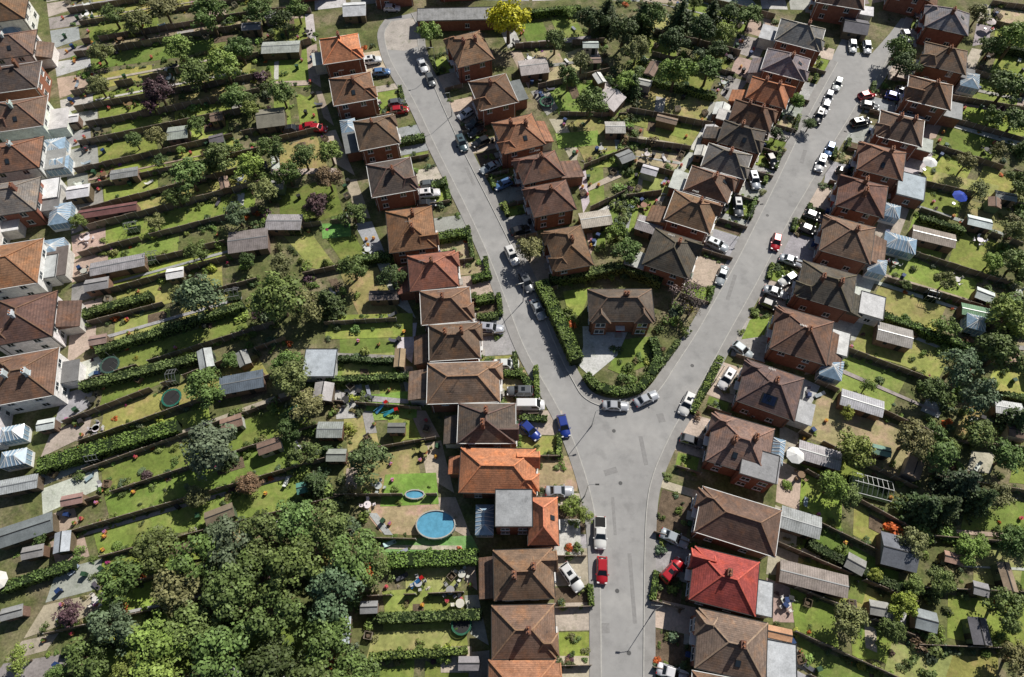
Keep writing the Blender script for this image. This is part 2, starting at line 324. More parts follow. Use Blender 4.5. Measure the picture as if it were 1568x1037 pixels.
# far left street: rendered rear walls
WR=(.74,.73,.70)
for (u,v,w,d,c) in [(5,8,9,8,BR),(14,62,9.6,8.4,B2),(18,112,10,8.4,DK),(26,168,10,8.8,B3),(18,232,10,8.4,BR),(14,296,9.4,8.4,GY),(12,400,10,10,BO),(32,482,10,9.4,B3),(32,572,10,9,BR),(-50,340,9,9,BR),(-60,640,9,9,BR)]:
    house(u,v,w,d,12,c,-1,wall=WR if R(0,1)<.8 else BK,ext=None,drive=False)
for (u,v,w,d,c,r) in [(600,-40,9,9,BR,10),(700,-50,9,9,DK,5),(1290,-12,11,7,B3,-15),(1400,-30,9,9,BR,-20),(470,-50,9,9,BR,10),(1180,-55,9,9,BR,-20)]:
    house(u,v,w,d,r,c,-1,drive=False)
def flat_building(u,v,wp,dp,rot,h,roofc,wallc,name,corr=False):
    x,y=G(u,v,h); w=wp/sx(v,h); d=dp/sy(v,h); rz=math.radians(rot); e=empty(name,(x,y,0),rz); block_rect(x,y,w+.4,d+.4,rz)
    b=MB(); b.box(0,0,h/2,w,d,h); b.obj('walls',[m_brick],e,color=wallc)
    r=MB(); r.box(0,0,h+.08,w+.4,d+.4,.16)
    for s in(-1,1): r.box(0,s*(d/2+.15),h+.2,w+.4,.1,.1,1); r.box(s*(w/2+.15),0,h+.203,.1,d+.2,.1,1)
    r.obj('roof',[m_corr if corr else m_lead,m_trim],e,color=roofc)
    wi=MB()
    if h>4:
        for z in(1.4,3.9):
            for xx in(-w*.25,w*.25): window(wi,xx,-d/2,z,1.3,1.2,0,-1)
            window(wi,w/2,0,z,1.3,1.2,1,0)
    else: window(wi,0,-d/2,1.4,1,1,0,-1)
    wi.obj('windows',[m_white,m_glass],e); dd=MB(); dd.box(w/2+.03,d*.2,1,.08,.9,2); dd.obj('door',[m_col],e,color=(.3,.3,.3)); return e
flat_building(787,778,54,54,0,5.9,(.32,.33,.34),BK,'flat_roofed_house')
flat_building(1163,712,52,42,-18,5.6,(.3,.3,.305),BK,'flat_roofed_extension')
flat_building(1165,915,32,52,-12,2.8,(.5,.52,.54),(.5,.5,.48),'flat_roofed_extension')
flat_building(1196,1012,42,56,-10,2.9,(.5,.52,.54),(.5,.5,.48),'flat_roofed_extension')
flat_building(1395,285,38,36,-20,2.8,(.42,.48,.52),BK,'flat_roofed_extension')
flat_building(1335,468,34,34,-20,2.8,(.6,.6,.6),(.6,.6,.6),'flat_roofed_extension')
flat_building(1285,525,26,36,-20,2.8,(.68,.68,.66),(.6,.6,.6),'flat_roofed_extension')
flat_building(490,556,46,40,0,2.5,(.42,.46,.5),(.5,.5,.5),'garage')
flat_building(715,22,150,18,2,2.8,(.27,.27,.27),BK,'garage_block',True)
flat_building(72,290,34,30,12,2.8,(.75,.75,.75),WR,'flat_roofed_extension')
flat_building(68,410,34,34,12,2.8,(.48,.5,.5),WR,'flat_roofed_extension')
# ---------------------------------------------------------------- sheds, conservatories
def shed(u,v,wp,dp,rot,rc,wall=(.2,.14,.1),name='garden_shed',h=2.1,corr=False,xy=None,wd=None):
    if xy is None: x,y=G(u,v,h); w=wp/sx(v,h)*.95; d=max(1.4,(dp-2)/sy(v,h)*.9)
    else: x,y=xy; w,d=wd
    rz=math.radians(rot); e=empty(name,(x,y,0),rz); block_rect(x,y,w+.2,d+.2,rz)
    b=MB(); b.box(0,0,h/2,w,d,h); b.box(w*.2,-d/2-.02,.95,.8,.06,1.8,1); b.box(-w*.22,-d/2-.02,1.4,.6,.06,.6,2); b.obj('walls',[m_wood,m_trim,m_glass],e,color=jit(wall,.2))
    r=MB(); o=.18; rh=.22*min(w,d) if not corr else .12*min(w,d)
    hip(r,-w/2-o,w/2+o,-d/2-o,d/2+o,h-.03,rh,'x' if w>=d else 'y',0,None,gable=True)
    r.obj('roof',[m_corr if corr else m_lead],e,color=jit(rc,.12))
    t=MB(); 
    if w>=d: t.beam((-w/2-o,0,h+rh-.02),(w/2+o,0,h+rh-.02),.15,.06)
    else: t.beam((0,-d/2-o,h+rh-.02),(0,d/2+o,h+rh-.02),.15,.06)
    t.obj('ridge_cap',[m_trim if not corr else m_metal],e); return e
LG=(.46,.46,.45); MG=(.31,.305,.295); DG=(.15,.15,.155); BL=(.38,.44,.48)
for a in [(430,72,58,20,4,LG,1),(415,180,42,32,10,(.28,.25,.21),0),(272,203,30,22,10,(.38,.4,.36),1),(435,340,54,26,0,(.36,.36,.36),1),(380,368,60,36,10,(.26,.22,.23),1),(180,405,82,22,14,MG,1),(148,435,34,20,12,MG,0),(268,418,24,18,12,(.75,.75,.74),0),(165,322,88,15,12,(.18,.09,.08),0),(370,585,66,30,12,(.13,.17,.21),1),(588,452,45,16,2,(.2,.18,.16),0),(495,600,28,30,-2,LG,0),(505,658,38,26,0,MG,1),(515,697,28,20,0,MG,0),(607,655,25,15,0,DG,0),(817,102,44,26,10,(.38,.36,.33),1),(942,195,30,20,0,LG,1),(935,153,34,30,-35,(.55,.55,.54),0),(912,335,48,26,10,(.5,.47,.43),1),(995,345,40,26,-22,(.33,.32,.3),1),(612,548,14,30,0,(.38,.27,.17),0),(1430,362,64,24,-18,(.35,.28,.23),1),(1370,513,52,32,-18,(.38,.36,.34),1),(1320,617,64,28,-20,(.56,.56,.56),1),(1255,697,64,32,-18,(.4,.4,.38),1),(1226,800,60,38,-18,(.36,.37,.37),1),(1376,845,52,56,-15,(.15,.17,.2),0),(1246,886,104,38,-14,(.3,.26,.22),1),(1500,478,52,20,-15,(.17,.27,.17),1),(1500,340,34,18,-18,(.7,.7,.7),0),(525,965,20,44,2,BL,0),(718,1016,30,22,0,MG,0),(1347,932,28,24,-10,MG,0),(25,742,62,24,12,(.42,.43,.43),1),(38,812,82,34,20,(.2,.21,.23),0),(1545,625,40,22,-10,(.6,.62,.6),1),(1105,168,22,22,-20,(.75,.75,.73),0),(1090,203,24,22,-20,(.7,.7,.7),0),(1075,232,20,18,-20,(.7,.7,.68),0),(1200,1070,60,30,-10,MG,1),(1180,967,64,12,-12,(.5,.28,.17),0),(543,14,34,24,5,(.7,.7,.7),0),(190,265,40,16,12,MG,1),(105,182,28,14,12,(.7,.7,.7),0),(120,293,32,22,12,(.7,.7,.7),0),(50,845,30,20,12,MG,0),(95,830,22,34,12,(.42,.45,.49),0),(18,938,30,14,15,MG,0),(1418,950,30,34,-15,(.3,.32,.35),0),(1502,902,20,22,-15,MG,0),(1462,855,28,16,-15,(.38,.26,.2),0),(385,40,28,14,6,MG,0),(1310,40,36,26,-15,DG,0),(1540,300,30,14,-15,MG,0),(1380,225,30,18,-20,LG,0),(1350,690,26,16,-15,(.2,.3,.25),0),(565,930,24,18,2,MG,0),(1395,182,36,18,-20,(.28,.28,.28),0),(80,600,26,18,12,(.6,.6,.58),0),(105,572,22,20,12,(.72,.72,.7),0),(70,650,24,18,12,(.6,.6,.6),0),(150,520,24,16,12,(.3,.22,.18),0),(470,745,30,18,15,(.1,.25,.2),0),(110,765,30,16,12,(.4,.25,.22),0)]:
    shed(*a[:6],name='garage' if a[6] and a[2]>50 else 'garden_shed',corr=bool(a[6]))
def conservatory(u,v,wp,dp,rot,tint=(1,1,1),name='conservatory'):
    h=2.3; x,y=G(u,v,h+.4); w=wp/sx(v,h); d=dp/sy(v,h)*.9; rz=math.radians(rot); e=empty(name,(x,y,0),rz); block_rect(x,y,w+.3,d+.3,rz)
    a=MB(); a.box(0,0,.3,w,d,.6,0); a.box(0,0,h/2+.3,w-.1,d-.1,h-.62,1)
    for s in(-1,1):
        for i in range(int(w/.9)+2): a.box(-w/2+w*i/(int(w/.9)+1),s*(d/2-.03),h/2+.3,.07,.09,h-.6,0)
        for i in range(int(d/.9)+2): a.box(s*(w/2-.03),-d/2+d*i/(int(d/.9)+1),h/2+.302,.09,.07,h-.6,0)
    a.obj('glazed_walls',[m_white,m_cglass],e)
    r=MB(); hip(r,-w/2-.1,w/2+.1,-d/2-.1,d/2+.1,h,.9,'x' if w>d else 'y',1)
    n=int(max(w,d)/.65)+1
    for i in range(n+1):
        q=i/n
        if w>d:
            xx=(-w/2)+w*q; xr=max(-w/2+d/2,min(w/2-d/2,xx))
            for s in(-1,1): r.beam((xx,s*(d/2+.1),h+.03),(xr,0,h+.93),.09,.07,0)
        else:
            yy=(-d/2)+d*q; yr=max(-d/2+w/2,min(d/2-w/2,yy))
            for s in(-1,1): r.beam((s*(w/2+.1),yy,h+.03),(0,yr,h+.93),.09,.07,0)
    r.obj('glazed_roof',[m_white,m_cglass],e); return e
for a in [(80,222,32,26,12),(86,248,32,22,12),(90,325,30,34,12),(78,378,32,30,12),(742,795,26,50,0),(533,192,22,26,14),(1380,370,46,26,-20),(1275,562,32,34,-20),(1487,120,26,26,-20),(15,662,34,24,12),(18,700,36,26,12),(1192,690,18,44,-18),(15,38,30,24,12),(1365,320,28,22,-20),(60,182,26,30,12),(1497,492,26,24,-18),(1345,405,26,26,-20)]: conservatory(*a)
def greenhouse(u,v,wp,dp,rot):
    h=1.8; x,y=G(u,v,h); w=wp/sx(v,h); d=dp/sy(v,h)*.9; e=empty('greenhouse',(x,y,0),math.radians(rot)); block_rect(x,y,w,d,math.radians(rot))
    r=MB()
    n=max(3,int(w/.7))
    for i in range(n+1):
        xx=-w/2+w*i/n
        for s in(-1,1): r.beam((xx,s*d/2,0),(xx,s*d/2,h),.05,.05); r.beam((xx,s*d/2,h),(xx,0,h+.7),.05,.05)
    for s in(-1,1): r.beam((-w/2,s*d/2,h),(w/2,s*d/2,h),.07,.07); 
    r.beam((-w/2,0,h+.7),(w/2,0,h+.7),.07,.07); r.obj('frame',[m_metal],e)
    g=MB(); g.box(0,0,.25,w-.1,d-.1,.5); g.obj('staging',[m_core],e)
greenhouse(1335,745,60,34,-16); greenhouse(355,448,20,14,10); greenhouse(230,392,18,16,12); greenhouse(1490,500,20,14,-15); greenhouse(262,575,14,20,10); greenhouse(200,345,18,12,12); greenhouse(140,700,18,12,12); greenhouse(1430,450,18,12,-18)
# ---------------------------------------------------------------- foliage meshes
def leaf_mesh(name,cent,nor,size,shade,extra=None):
    n=len(cent); nor=nor/np.maximum(1e-6,np.linalg.norm(nor,axis=1,keepdims=True))
    a=rng.normal(size=(n,3)); t=np.cross(nor,a); t/=np.maximum(1e-6,np.linalg.norm(t,axis=1,keepdims=True)); b=np.cross(nor,t)
    sz=(size*rng.uniform(.6,1.35,(n,1)))
    v=np.stack([cent-t*sz*.5-b*sz*.35,cent+t*sz*.5-b*sz*.35+nor*sz*.12,cent+t*sz*.4+b*sz*.45,cent-t*sz*.45+b*sz*.4-nor*sz*.1],axis=1).reshape(-1,3)
    me=bpy.data.meshes.new(name); mats=[0]*n
    ev,ef=extra if extra else ([],[])
    verts=v.tolist()+list(ev); faces=[(4*i,4*i+1,4*i+2,4*i+3) for i in range(n)]+[tuple(4*n+k for k in f) for f in ef]
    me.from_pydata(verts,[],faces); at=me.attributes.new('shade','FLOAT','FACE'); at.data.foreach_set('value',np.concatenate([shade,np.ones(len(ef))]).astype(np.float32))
    me.materials.append(m_leaf); me.materials.append(m_bark); me.polygons.foreach_set('material_index',[0]*n+[1]*len(ef)); me.update(); return me
def sph(n):
    v=rng.normal(size=(n,3)); return v/np.linalg.norm(v,axis=1,keepdims=True)
def trunk(h,r,limbs,mb):
    mb.cyl(0,0,0,h,r,r*.6,7,0)
    for l in limbs:
        p=Vector((0,0,h*R(.6,.95))); d=Vector(l)-p
        q=p+d*.85; mb.beam(p,q,r*.4,r*.4)
def broad(name,nl=42,nq=80,size=.085,squash=.8,spread=1.0):
    C_=[];N_=[];Sh=[];lobes=[]
    ax=R(.85,1.15)
    for i in range(nl):
        d=sph(1)[0]; d[2]=abs(d[2])*1.1-.25; rr=R(.4,.84); p=np.array([d[0]*rr*spread*ax*R(.8,1.15),d[1]*rr*spread/ax*R(.8,1.15),d[2]*rr*squash]); lr=R(.13,.32); lobes.append(p)
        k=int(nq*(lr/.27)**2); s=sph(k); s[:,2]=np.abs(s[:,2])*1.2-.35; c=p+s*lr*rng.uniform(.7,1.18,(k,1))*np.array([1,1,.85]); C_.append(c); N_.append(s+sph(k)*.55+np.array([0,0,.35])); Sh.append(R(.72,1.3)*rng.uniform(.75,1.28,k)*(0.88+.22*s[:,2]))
    cent=np.concatenate(C_)+np.array([0,0,1.25])
    mb=MB(); trunk(.9,.085,[tuple(l+np.array([0,0,1.25])) for l in lobes[:9]],mb)
    return leaf_mesh(name,cent,np.concatenate(N_),size,np.concatenate(Sh),(mb.v,mb.f))
def conifer(name):
    C_=[];N_=[];Sh=[]
    for i in range(15):
        z=.3+i*.14; r=1.0*(1-i/15.5)**.8
        nb=max(4,int(11*r)+2)
        for j in range(nb):
            a=2*math.pi*(j+R(-.3,.3))/nb; L=r*R(.75,1.15); k=int(26*L)+7; q=rng.uniform(.1,1,k)
            c=np.stack([np.cos(a)*L*q,np.sin(a)*L*q,z-.18*q*L+rng.normal(0,.02,k)],1)+rng.normal(0,.045,(k,3)); C_.append(c)
            N_.append(np.array([math.cos(a)*.4,math.sin(a)*.4,.9])+sph(k)*.6); Sh.append(rng.uniform(.65,1.3,k)*R(.75,1.2))
    mb=MB(); mb.cyl(0,0,0,2.3,.08,.01,6); return leaf_mesh(name,np.concatenate(C_),np.concatenate(N_),.1,np.concatenate(Sh),(mb.v,mb.f))
def shrubm(name,nl=9,size=.2,flat=.8,nq=36):
    C_=[];N_=[];Sh=[]
    for i in range(nl):
        d=sph(1)[0]; p=np.array([d[0]*.6,d[1]*.6,.3+.35*abs(d[2])]); lr=R(.22,.48); k=int(nq*(lr/.4)**2); s=sph(k); s[:,2]=np.abs(s[:,2])*1.3-.4
        C_.append((p+s*lr*rng.uniform(.75,1.18,(k,1)))*np.array([1,1,flat])); N_.append(s+sph(k)*.55+np.array([0,0,.4])); Sh.append(R(.75,1.25)*rng.uniform(.75,1.28,k))
    cent=np.concatenate(C_); cent[:,2]=np.maximum(cent[:,2],.03)
    mb=MB(); mb.cyl(0,0,0,.5,.06,.03,5); return leaf_mesh(name,cent,np.concatenate(N_),size,np.concatenate(Sh),(mb.v,mb.f))
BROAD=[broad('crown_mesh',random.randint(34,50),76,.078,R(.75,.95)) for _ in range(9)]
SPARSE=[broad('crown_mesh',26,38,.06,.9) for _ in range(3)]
CONI=[conifer('conifer_mesh') for _ in range(3)]
SHR=[shrubm('shrub_mesh',random.randint(6,12),R(.15,.21),R(.7,1.15)) for _ in range(10)]
dk=(.075,.108,.036); md=(.125,.178,.05); br=(.19,.26,.06); yl=(.30,.32,.055); ol=(.20,.205,.08); pu=(.10,.055,.065); bg=(.115,.16,.085); rb=(.19,.125,.07)
def tree(u,v,rp,c=md,kind='b',xy=None,r=None):
    if xy is None:
        r=rp/sx(v,4)*.98; zc=1.3*r if kind!='c' else 1.2*r; x,y=G(u,v,zc); r=rp/sx(v,zc)
    else: x,y=xy
    me=random.choice({'b':BROAD,'s':SPARSE,'c':CONI}[kind]); nm={'b':'deciduous_tree','s':'deciduous_tree','c':'conifer_tree'}[kind]
    if c in(pu,rb): nm='purple_leaf_tree'
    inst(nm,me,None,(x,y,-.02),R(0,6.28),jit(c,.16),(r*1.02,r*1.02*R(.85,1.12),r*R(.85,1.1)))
    block_rect(x,y,.8,.8,0)
for a in [(778,26,36,(.62,.58,.03)),(657,48,22,br),(322,688,46,bg),(306,455,44,bg),(420,450,50,md),(470,468,30,ol),(286,265,32,md),(335,238,28,md),(240,135,26,pu),(232,160,16,pu),(485,312,22,pu),(503,275,22,rb),(383,252,26,br),(360,327,24,bg),(268,300,20,md),(562,705,38,(.1,.16,.055)),(470,620,30,ol),(312,592,32,md),(445,580,34,ol),(440,560,28,md),
 (235,838,42,md),(300,850,46,md),(350,830,50,bg),(400,820,46,md),(455,800,46,md),(500,810,46,md),(540,850,48,md),(445,870,52,md),(510,905,46,bg),(350,905,52,md),(420,945,48,md),(270,905,42,ol),(185,890,40,md),(175,960,42,bg),(240,985,50,br),(130,1010,40,md),(340,1000,52,md),(290,960,44,md),(420,1020,50,dk),(500,980,44,md),(540,1030,40,md),(470,1060,50,md),(230,1050,50,br),(340,1080,50,md),(570,880,30,md),(380,870,45,md),(195,1030,32,br),
 (320,22,30,md),(365,72,26,md),(342,98,30,br),(430,28,24,dk),(210,32,26,ol),(270,70,26,br),(150,75,22,ol),(300,110,30,md),(395,12,24,md),(455,15,20,md),(170,20,22,md),(250,10,26,ol),(360,150,22,md),(430,140,26,md),(415,225,26,md),(440,265,24,md),(405,290,24,ol),(505,232,24,br),(465,240,24,md),(540,325,22,md),(300,190,18,md),
 (905,158,28,md),(960,120,22,br),(1035,110,30,br),(1085,105,26,md),(975,75,24,ol),(870,118,22,md),(850,60,22,md),(890,95,18,ol),(960,385,26,md),(812,382,24,ol),(945,355,18,br),(540,410,26,md),(600,425,24,dk),(430,410,24,ol),(300,385,22,md),(1055,445,32,(.17,.13,.12),'s'),(1060,470,22,(.16,.12,.11),'s'),
 (1400,672,38,ol),(1440,690,36,md),(1310,690,34,br),(1275,745,28,br),(1300,760,24,md),(1470,560,34,bg),(1500,610,36,bg),(1535,540,36,md),(1540,485,34,br),(1555,470,30,md),(1450,430,20,ol),(1500,290,20,ol),(1385,95,24,dk),(1375,75,22,md),(1545,130,34,md),(1555,60,30,br),(1520,70,22,md),(1560,180,26,md),(1500,20,20,ol),(1300,950,30,ol),(1385,925,24,(.24,.29,.045)),(1365,965,22,md),(1430,600,26,dk),(1545,700,30,md),(1530,760,26,ol),(1555,830,30,md),(1540,930,34,md),(1560,1010,30,ol),(1440,890,26,md),(1480,840,22,br),(1400,830,24,ol),(1100,75,20,dk),(1150,20,24,md),(1110,50,22,br),(1240,190,12,md),(1220,155,14,br),(1190,205,14,dk),(1500,660,30,md),(875,775,20,br),(895,790,14,br),(120,340,14,br),(60,820,14,md),(105,940,22,pu),(90,1035,24,md),(30,1010,24,br),(205,215,16,md),(240,210,18,ol),(150,130,20,ol),(465,690,26,md),(440,655,22,dk),(380,740,22,rb),(300,760,22,ol),(1450,500,22,br),(1480,250,18,ol),(1530,230,18,ol),(1330,590,14,br),(1340,880,14,yl),(1300,630,14,yl),(1520,180,20,md),(1565,280,24,md),(1555,350,22,ol),(1560,400,24,md),(1520,400,18,br),(1410,130,14,br),
 (955,48,26,dk),(1000,22,28,md),(1030,60,26,dk),(1075,45,26,dk),(905,25,26,dk),(1120,20,24,dk)]:
    tree(*a)
for a in [(930,20,24,dk),(985,25,24,dk),(1042,25,28,dk),(1090,20,24,dk),(500,460,28,dk),(1420,775,34,dk),(1475,740,34,(.07,.1,.045)),(1450,775,28,dk),(1500,765,28,dk),(970,130,16,dk),(345,700,16,dk),(480,740,22,dk),(500,690,14,dk),(330,240,14,dk),(1560,640,26,dk)]: tree(a[0],a[1],a[2],a[3],'c')
# ---------------------------------------------------------------- hedges and fences
def hedge(pts,w,h,c,world=False,name='hedge'):
    P=[p if world else G(p[0],p[1],h) for p in pts]
    core=MB(); cs=[];ns=[]
    for a,b in zip(P,P[1:]):
        L=math.hypot(b[0]-a[0],b[1]-a[1])
        if L<.2: continue
        d=np.array([(b[0]-a[0])/L,(b[1]-a[1])/L,0]); n=np.array([-d[1],d[0],0]); a3=np.array([a[0],a[1],0])
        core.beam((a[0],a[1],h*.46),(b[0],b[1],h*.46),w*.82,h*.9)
        k=int(L*w*26)+4; q=rng.uniform(0,L,k); s=rng.uniform(-.5,.5,k)*w
        wob=.10*np.sin(q*1.3+a[0])+.07*np.sin(q*3.1)
        cs.append(a3+q[:,None]*d+s[:,None]*n+np.stack([0*q,0*q,h*.95+wob+rng.normal(0,.05,k)],1)); ns.append(np.tile([0,0,1.],(k,1))+sph(k)*.6)
        for sg in(-1,1):
            k=int(L*h*20)+4; q=rng.uniform(0,L,k); z=rng.uniform(.03,h,k)
            cs.append(a3+q[:,None]*d+((w/2*sg+rng.normal(0,.06,k)))[:,None]*n+np.stack([0*q,0*q,z],1)); ns.append(n*sg+sph(k)*.6)
    if not cs: return
    cent=np.concatenate(cs); me=leaf_mesh(name,cent,np.concatenate(ns),.24,rng.uniform(.65,1.3,len(cent))*(1+.2*np.sin(cent[:,0]*1.1+cent[:,1]*.7)))
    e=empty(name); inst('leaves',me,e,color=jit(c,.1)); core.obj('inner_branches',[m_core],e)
HG=(.14,.205,.045)
hedge([(828,428),(838,448),(856,485),(872,520),(884,548)],2.3,2.8,HG); hedge([(897,572),(915,590),(948,598),(980,592),(996,574)],1.5,1.4,HG)
hedge([(842,424),(900,416),(955,404),(1015,428)],1.8,2.4,md); hedge([(1000,515),(1010,545),(998,572)],1.6,1.5,md)
hedge([(55,712),(150,684),(270,650)],2.4,2.4,HG); hedge([(592,857),(732,851)],2.2,2.2,HG); hedge([(578,946),(738,940)],1.4,1.8,md)
hedge([(498,580),(632,574)],1.1,1.8,md); hedge([(668,362),(716,352)],1.8,1.8,HG); hedge([(722,425),(752,418)],1.4,1.5,HG); hedge([(728,458),(756,452)],1.6,1.6,HG)
hedge([(735,485),(762,480)],1.2,1.4,md); hedge([(660,282),(682,276)],1.4,1.5,md); hedge([(607,215),(650,207)],1.6,1.5,md); hedge([(540,395),(620,388)],1.4,1.8,md)
hedge([(120,480),(230,450)],1.6,2,md); hedge([(120,590),(300,545)],1.6,2,md); hedge([(460,350),(400,345)],1.2,1.8,dk); hedge([(0,900),(110,862)],1.5,1.8,md); hedge([(1240,830),(1300,862),(1390,905)],1.4,1.8,dk); hedge([(1410,330),(1480,352)],1.2,1.6,md)
hedge([(770,570),(800,572),(812,590)],1.2,1.3,HG); hedge([(800,638),(838,640)],1.0,1.2,md); hedge([(1105,545),(1085,585),(1060,630)],1.2,1.2,br); hedge([(1010,560),(1040,520)],1.0,1.2,md)
def fence(p,q,h=1.7):
    L=math.hypot(q[0]-p[0],q[1]-p[1]); 
    if L<2 or not (inview(*p) or inview(*q)): return
    n=max(1,round(L/1.85)); a=math.atan2(q[1]-p[1],q[0]-p[0]); s=L/n; mb=MB(); cnt=0
    for i in range(n):
        mx=p[0]+(q[0]-p[0])*(i+.5)/n; my=p[1]+(q[1]-p[1])*(i+.5)/n
        px=p[0]+(q[0]-p[0])*i/n; py=p[1]+(q[1]-p[1])*i/n
        if blocked(mx,my,.1) or R(0,1)<.05: continue
        hh=h+R(-.08,.08); mb.box(mx,my,hh/2,s-.1,.05,hh,0,a+R(-.01,.01)); mb.box(mx,my,hh+.02,s-.1,.1,.05,0,a); mb.box(px,py,h/2+.06,.11,.11,h+.12,1,a); cnt+=1
    if cnt: mb.obj('garden_fence',[m_fence,m_post])
# ---------------------------------------------------------------- small garden things
def tbl():
    mb=MB(); mb.cyl(0,0,.70,.74,.6,.6,14,0); mb.cyl(0,0,0,.7,.05,.05,6,0)
    for i in range(4):
        a=i*math.pi/2+.4; x,y=1.0*math.cos(a),1.0*math.sin(a); mb.box(x,y,.44,.45,.45,.05,0,a); mb.box(x+.22*math.cos(a),y+.22*math.sin(a),.7,.05,.45,.5,0,a)
        for p in(-.18,.18):
            for q in(-.18,.18): mb.box(x+p,y+q,.21,.04,.04,.42,0)
    return mb.mesh('table_mesh',[m_col])
def para():
    mb=MB(); n=8; vs=[(1.35*math.cos(2*math.pi*i/n),1.35*math.sin(2*math.pi*i/n),2.05) for i in range(n)]+[(0,0,2.55)]
    mb.add(vs,[(i,(i+1)%n,n) for i in range(n)],0); mb.cyl(0,0,0,2.6,.03,.03,6,1); mb.cyl(0,0,0,.1,.3,.3,10,1); return mb.mesh('parasol_mesh',[m_col,m_metal])
def bin_():
    mb=MB(); mb.add([(-.24,-.28,.05),(.24,-.28,.05),(.24,.28,.05),(-.24,.28,.05),(-.3,-.36,1),(.3,-.36,1),(.3,.36,1),(-.3,.36,1)],[(3,2,1,0),(0,1,5,4),(1,2,6,5),(2,3,7,6),(3,0,4,7)],0); mb.box(0,0,1.03,.64,.76,.07,0); mb.box(0,.4,.98,.5,.06,.05,1)
    mb.wheel(-.25,.3,.1,.06,1,8); mb.wheel(.25,.3,.1,.06,1,8); return mb.mesh('bin_mesh',[m_col,m_trim])
def planter():
    mb=MB(); mb.cyl(0,0,0,.45,.22,.32,10,0); mb.cyl(0,0,.42,.44,.27,.27,10,1); 
    for i in range(14):
        a=R(0,6.28); r=R(0,.3); z=R(.5,.85); mb.add([(r*math.cos(a)-.1,r*math.sin(a),z),(r*math.cos(a)+.1,r*math.sin(a)-.08,z+.04),(r*math.cos(a)+.06,r*math.sin(a)+.12,z+.02)],[(0,1,2)],2)
    return mb.mesh('planter_mesh',[m_terr,m_soil,m_col])
def tramp():
    mb=MB(); n=20
    mb.cyl(0,0,.72,.75,1.25,1.25,n,1)
    for i in range(n):
        a=2*math.pi*i/n;b=2*math.pi*(i+1)/n
        mb.add([(1.25*math.cos(a),1.25*math.sin(a),.78),(1.55*math.cos(a),1.55*math.sin(a),.78),(1.55*math.cos(b),1.55*math.sin(b),.78),(1.25*math.cos(b),1.25*math.sin(b),.78)],[(0,1,2,3)],0)
        if i%3==0: mb.cyl(1.5*math.cos(a),1.5*math.sin(a),0,2.3,.03,.03,5,2)
    return mb.mesh('trampoline_mesh',[m_col,m_trim,m_metal])
def lounger():
    mb=MB(); mb.box(0,0,.32,.6,1.3,.06); mb.add([(-.3,.65,.33),(.3,.65,.33),(.3,1.1,.75),(-.3,1.1,.75)],[(0,1,2,3)],0)
    for p in(-.25,.25):
        for q in(-.55,.55): mb.box(p,q,.15,.05,.05,.3)
    return mb.mesh('lounger_mesh',[m_col])
def slide():
    mb=MB(); mb.add([(-.25,0,1.2),(.25,0,1.2),(.25,-1.8,.15),(-.25,-1.8,.15)],[(0,1,2,3)],0); mb.box(-.27,-.9,.72,.04,2.1,.06,0); mb.box(0,.3,1.2,.5,.6,.05,1)
    for p in(-.25,.25):
        for q in(.05,.55): mb.box(p,q,.6,.05,.05,1.2,1)
    for z in(.3,.6,.9): mb.box(0,.58,z,.5,.04,.04,1)
    return mb.mesh('slide_mesh',[m_col,m_tail])
def compost():
    mb=MB()
    for k in range(5):
        z=.12+k*.18
        for s in(-1,1): mb.box(0,s*.5,z,1.1,.04,.12,0); mb.box(s*.55,0,z,.04,1.0,.12,0)
    mb.cyl(0,0,0,.55,.48,.3,9,1); return mb.mesh('compost_mesh',[m_col,m_soil])
ITEMS=[('garden_table',tbl(),[(.5,.5,.48),(.2,.13,.07),(.04,.04,.04),(.7,.7,.7)],1.3),('wheelie_bin',bin_(),[(.03,.03,.03),(.03,.08,.04),(.02,.05,.15)],.4),('planter',planter(),[(.5,.05,.1),(.6,.35,.03),(.1,.2,.03),(.5,.2,.4)],.3),('sun_lounger',lounger(),[(.6,.6,.58),(.1,.1,.12),(.3,.35,.4)],.8),('parasol',para(),[(.6,.58,.54),(.3,.28,.22)],1.2),('trampoline',tramp(),[(.03,.1,.2),(.03,.15,.08)],1.5),('toy_slide',slide(),[(.05,.25,.6),(.6,.5,.05)],1),('compost_bin',compost(),[(.2,.15,.1),(.3,.26,.2)],.8)]
WTS=[4,5,7,3,.1,.1,.05,2.5]
def item(i,x,y,c=None,rz=None,s=1):
    n,me,cs,m=ITEMS[i]; inst(n,me,None,(x,y,.04),R(0,6.28) if rz is None else rz,c or jit(random.choice(cs),.15),(s,s,s))
for (i,u,v,c) in [(5,172,562,(.05,.1,.08)),(5,266,612,(.02,.14,.1)),(4,1210,704,(.78,.78,.76)),(4,1415,260,(.75,.75,.73)),(4,1460,312,(.02,.06,.4)),(6,590,622,(.1,.35,.6)),(6,605,632,(.05,.4,.5)),(0,530,615,(.04,.04,.04)),(0,650,690,(.3,.28,.1)),(4,12,893,(.7,.68,.62)),(0,985,318,(.3,.15,.1)),(3,600,832,(.4,.55,.55)),(3,614,885,(.08,.08,.1)),(0,690,905,(.3,.3,.3)),(0,705,925,(.6,.58,.5))]:
    x,y=G(u,v); item(i,x,y,c,s=1.1)
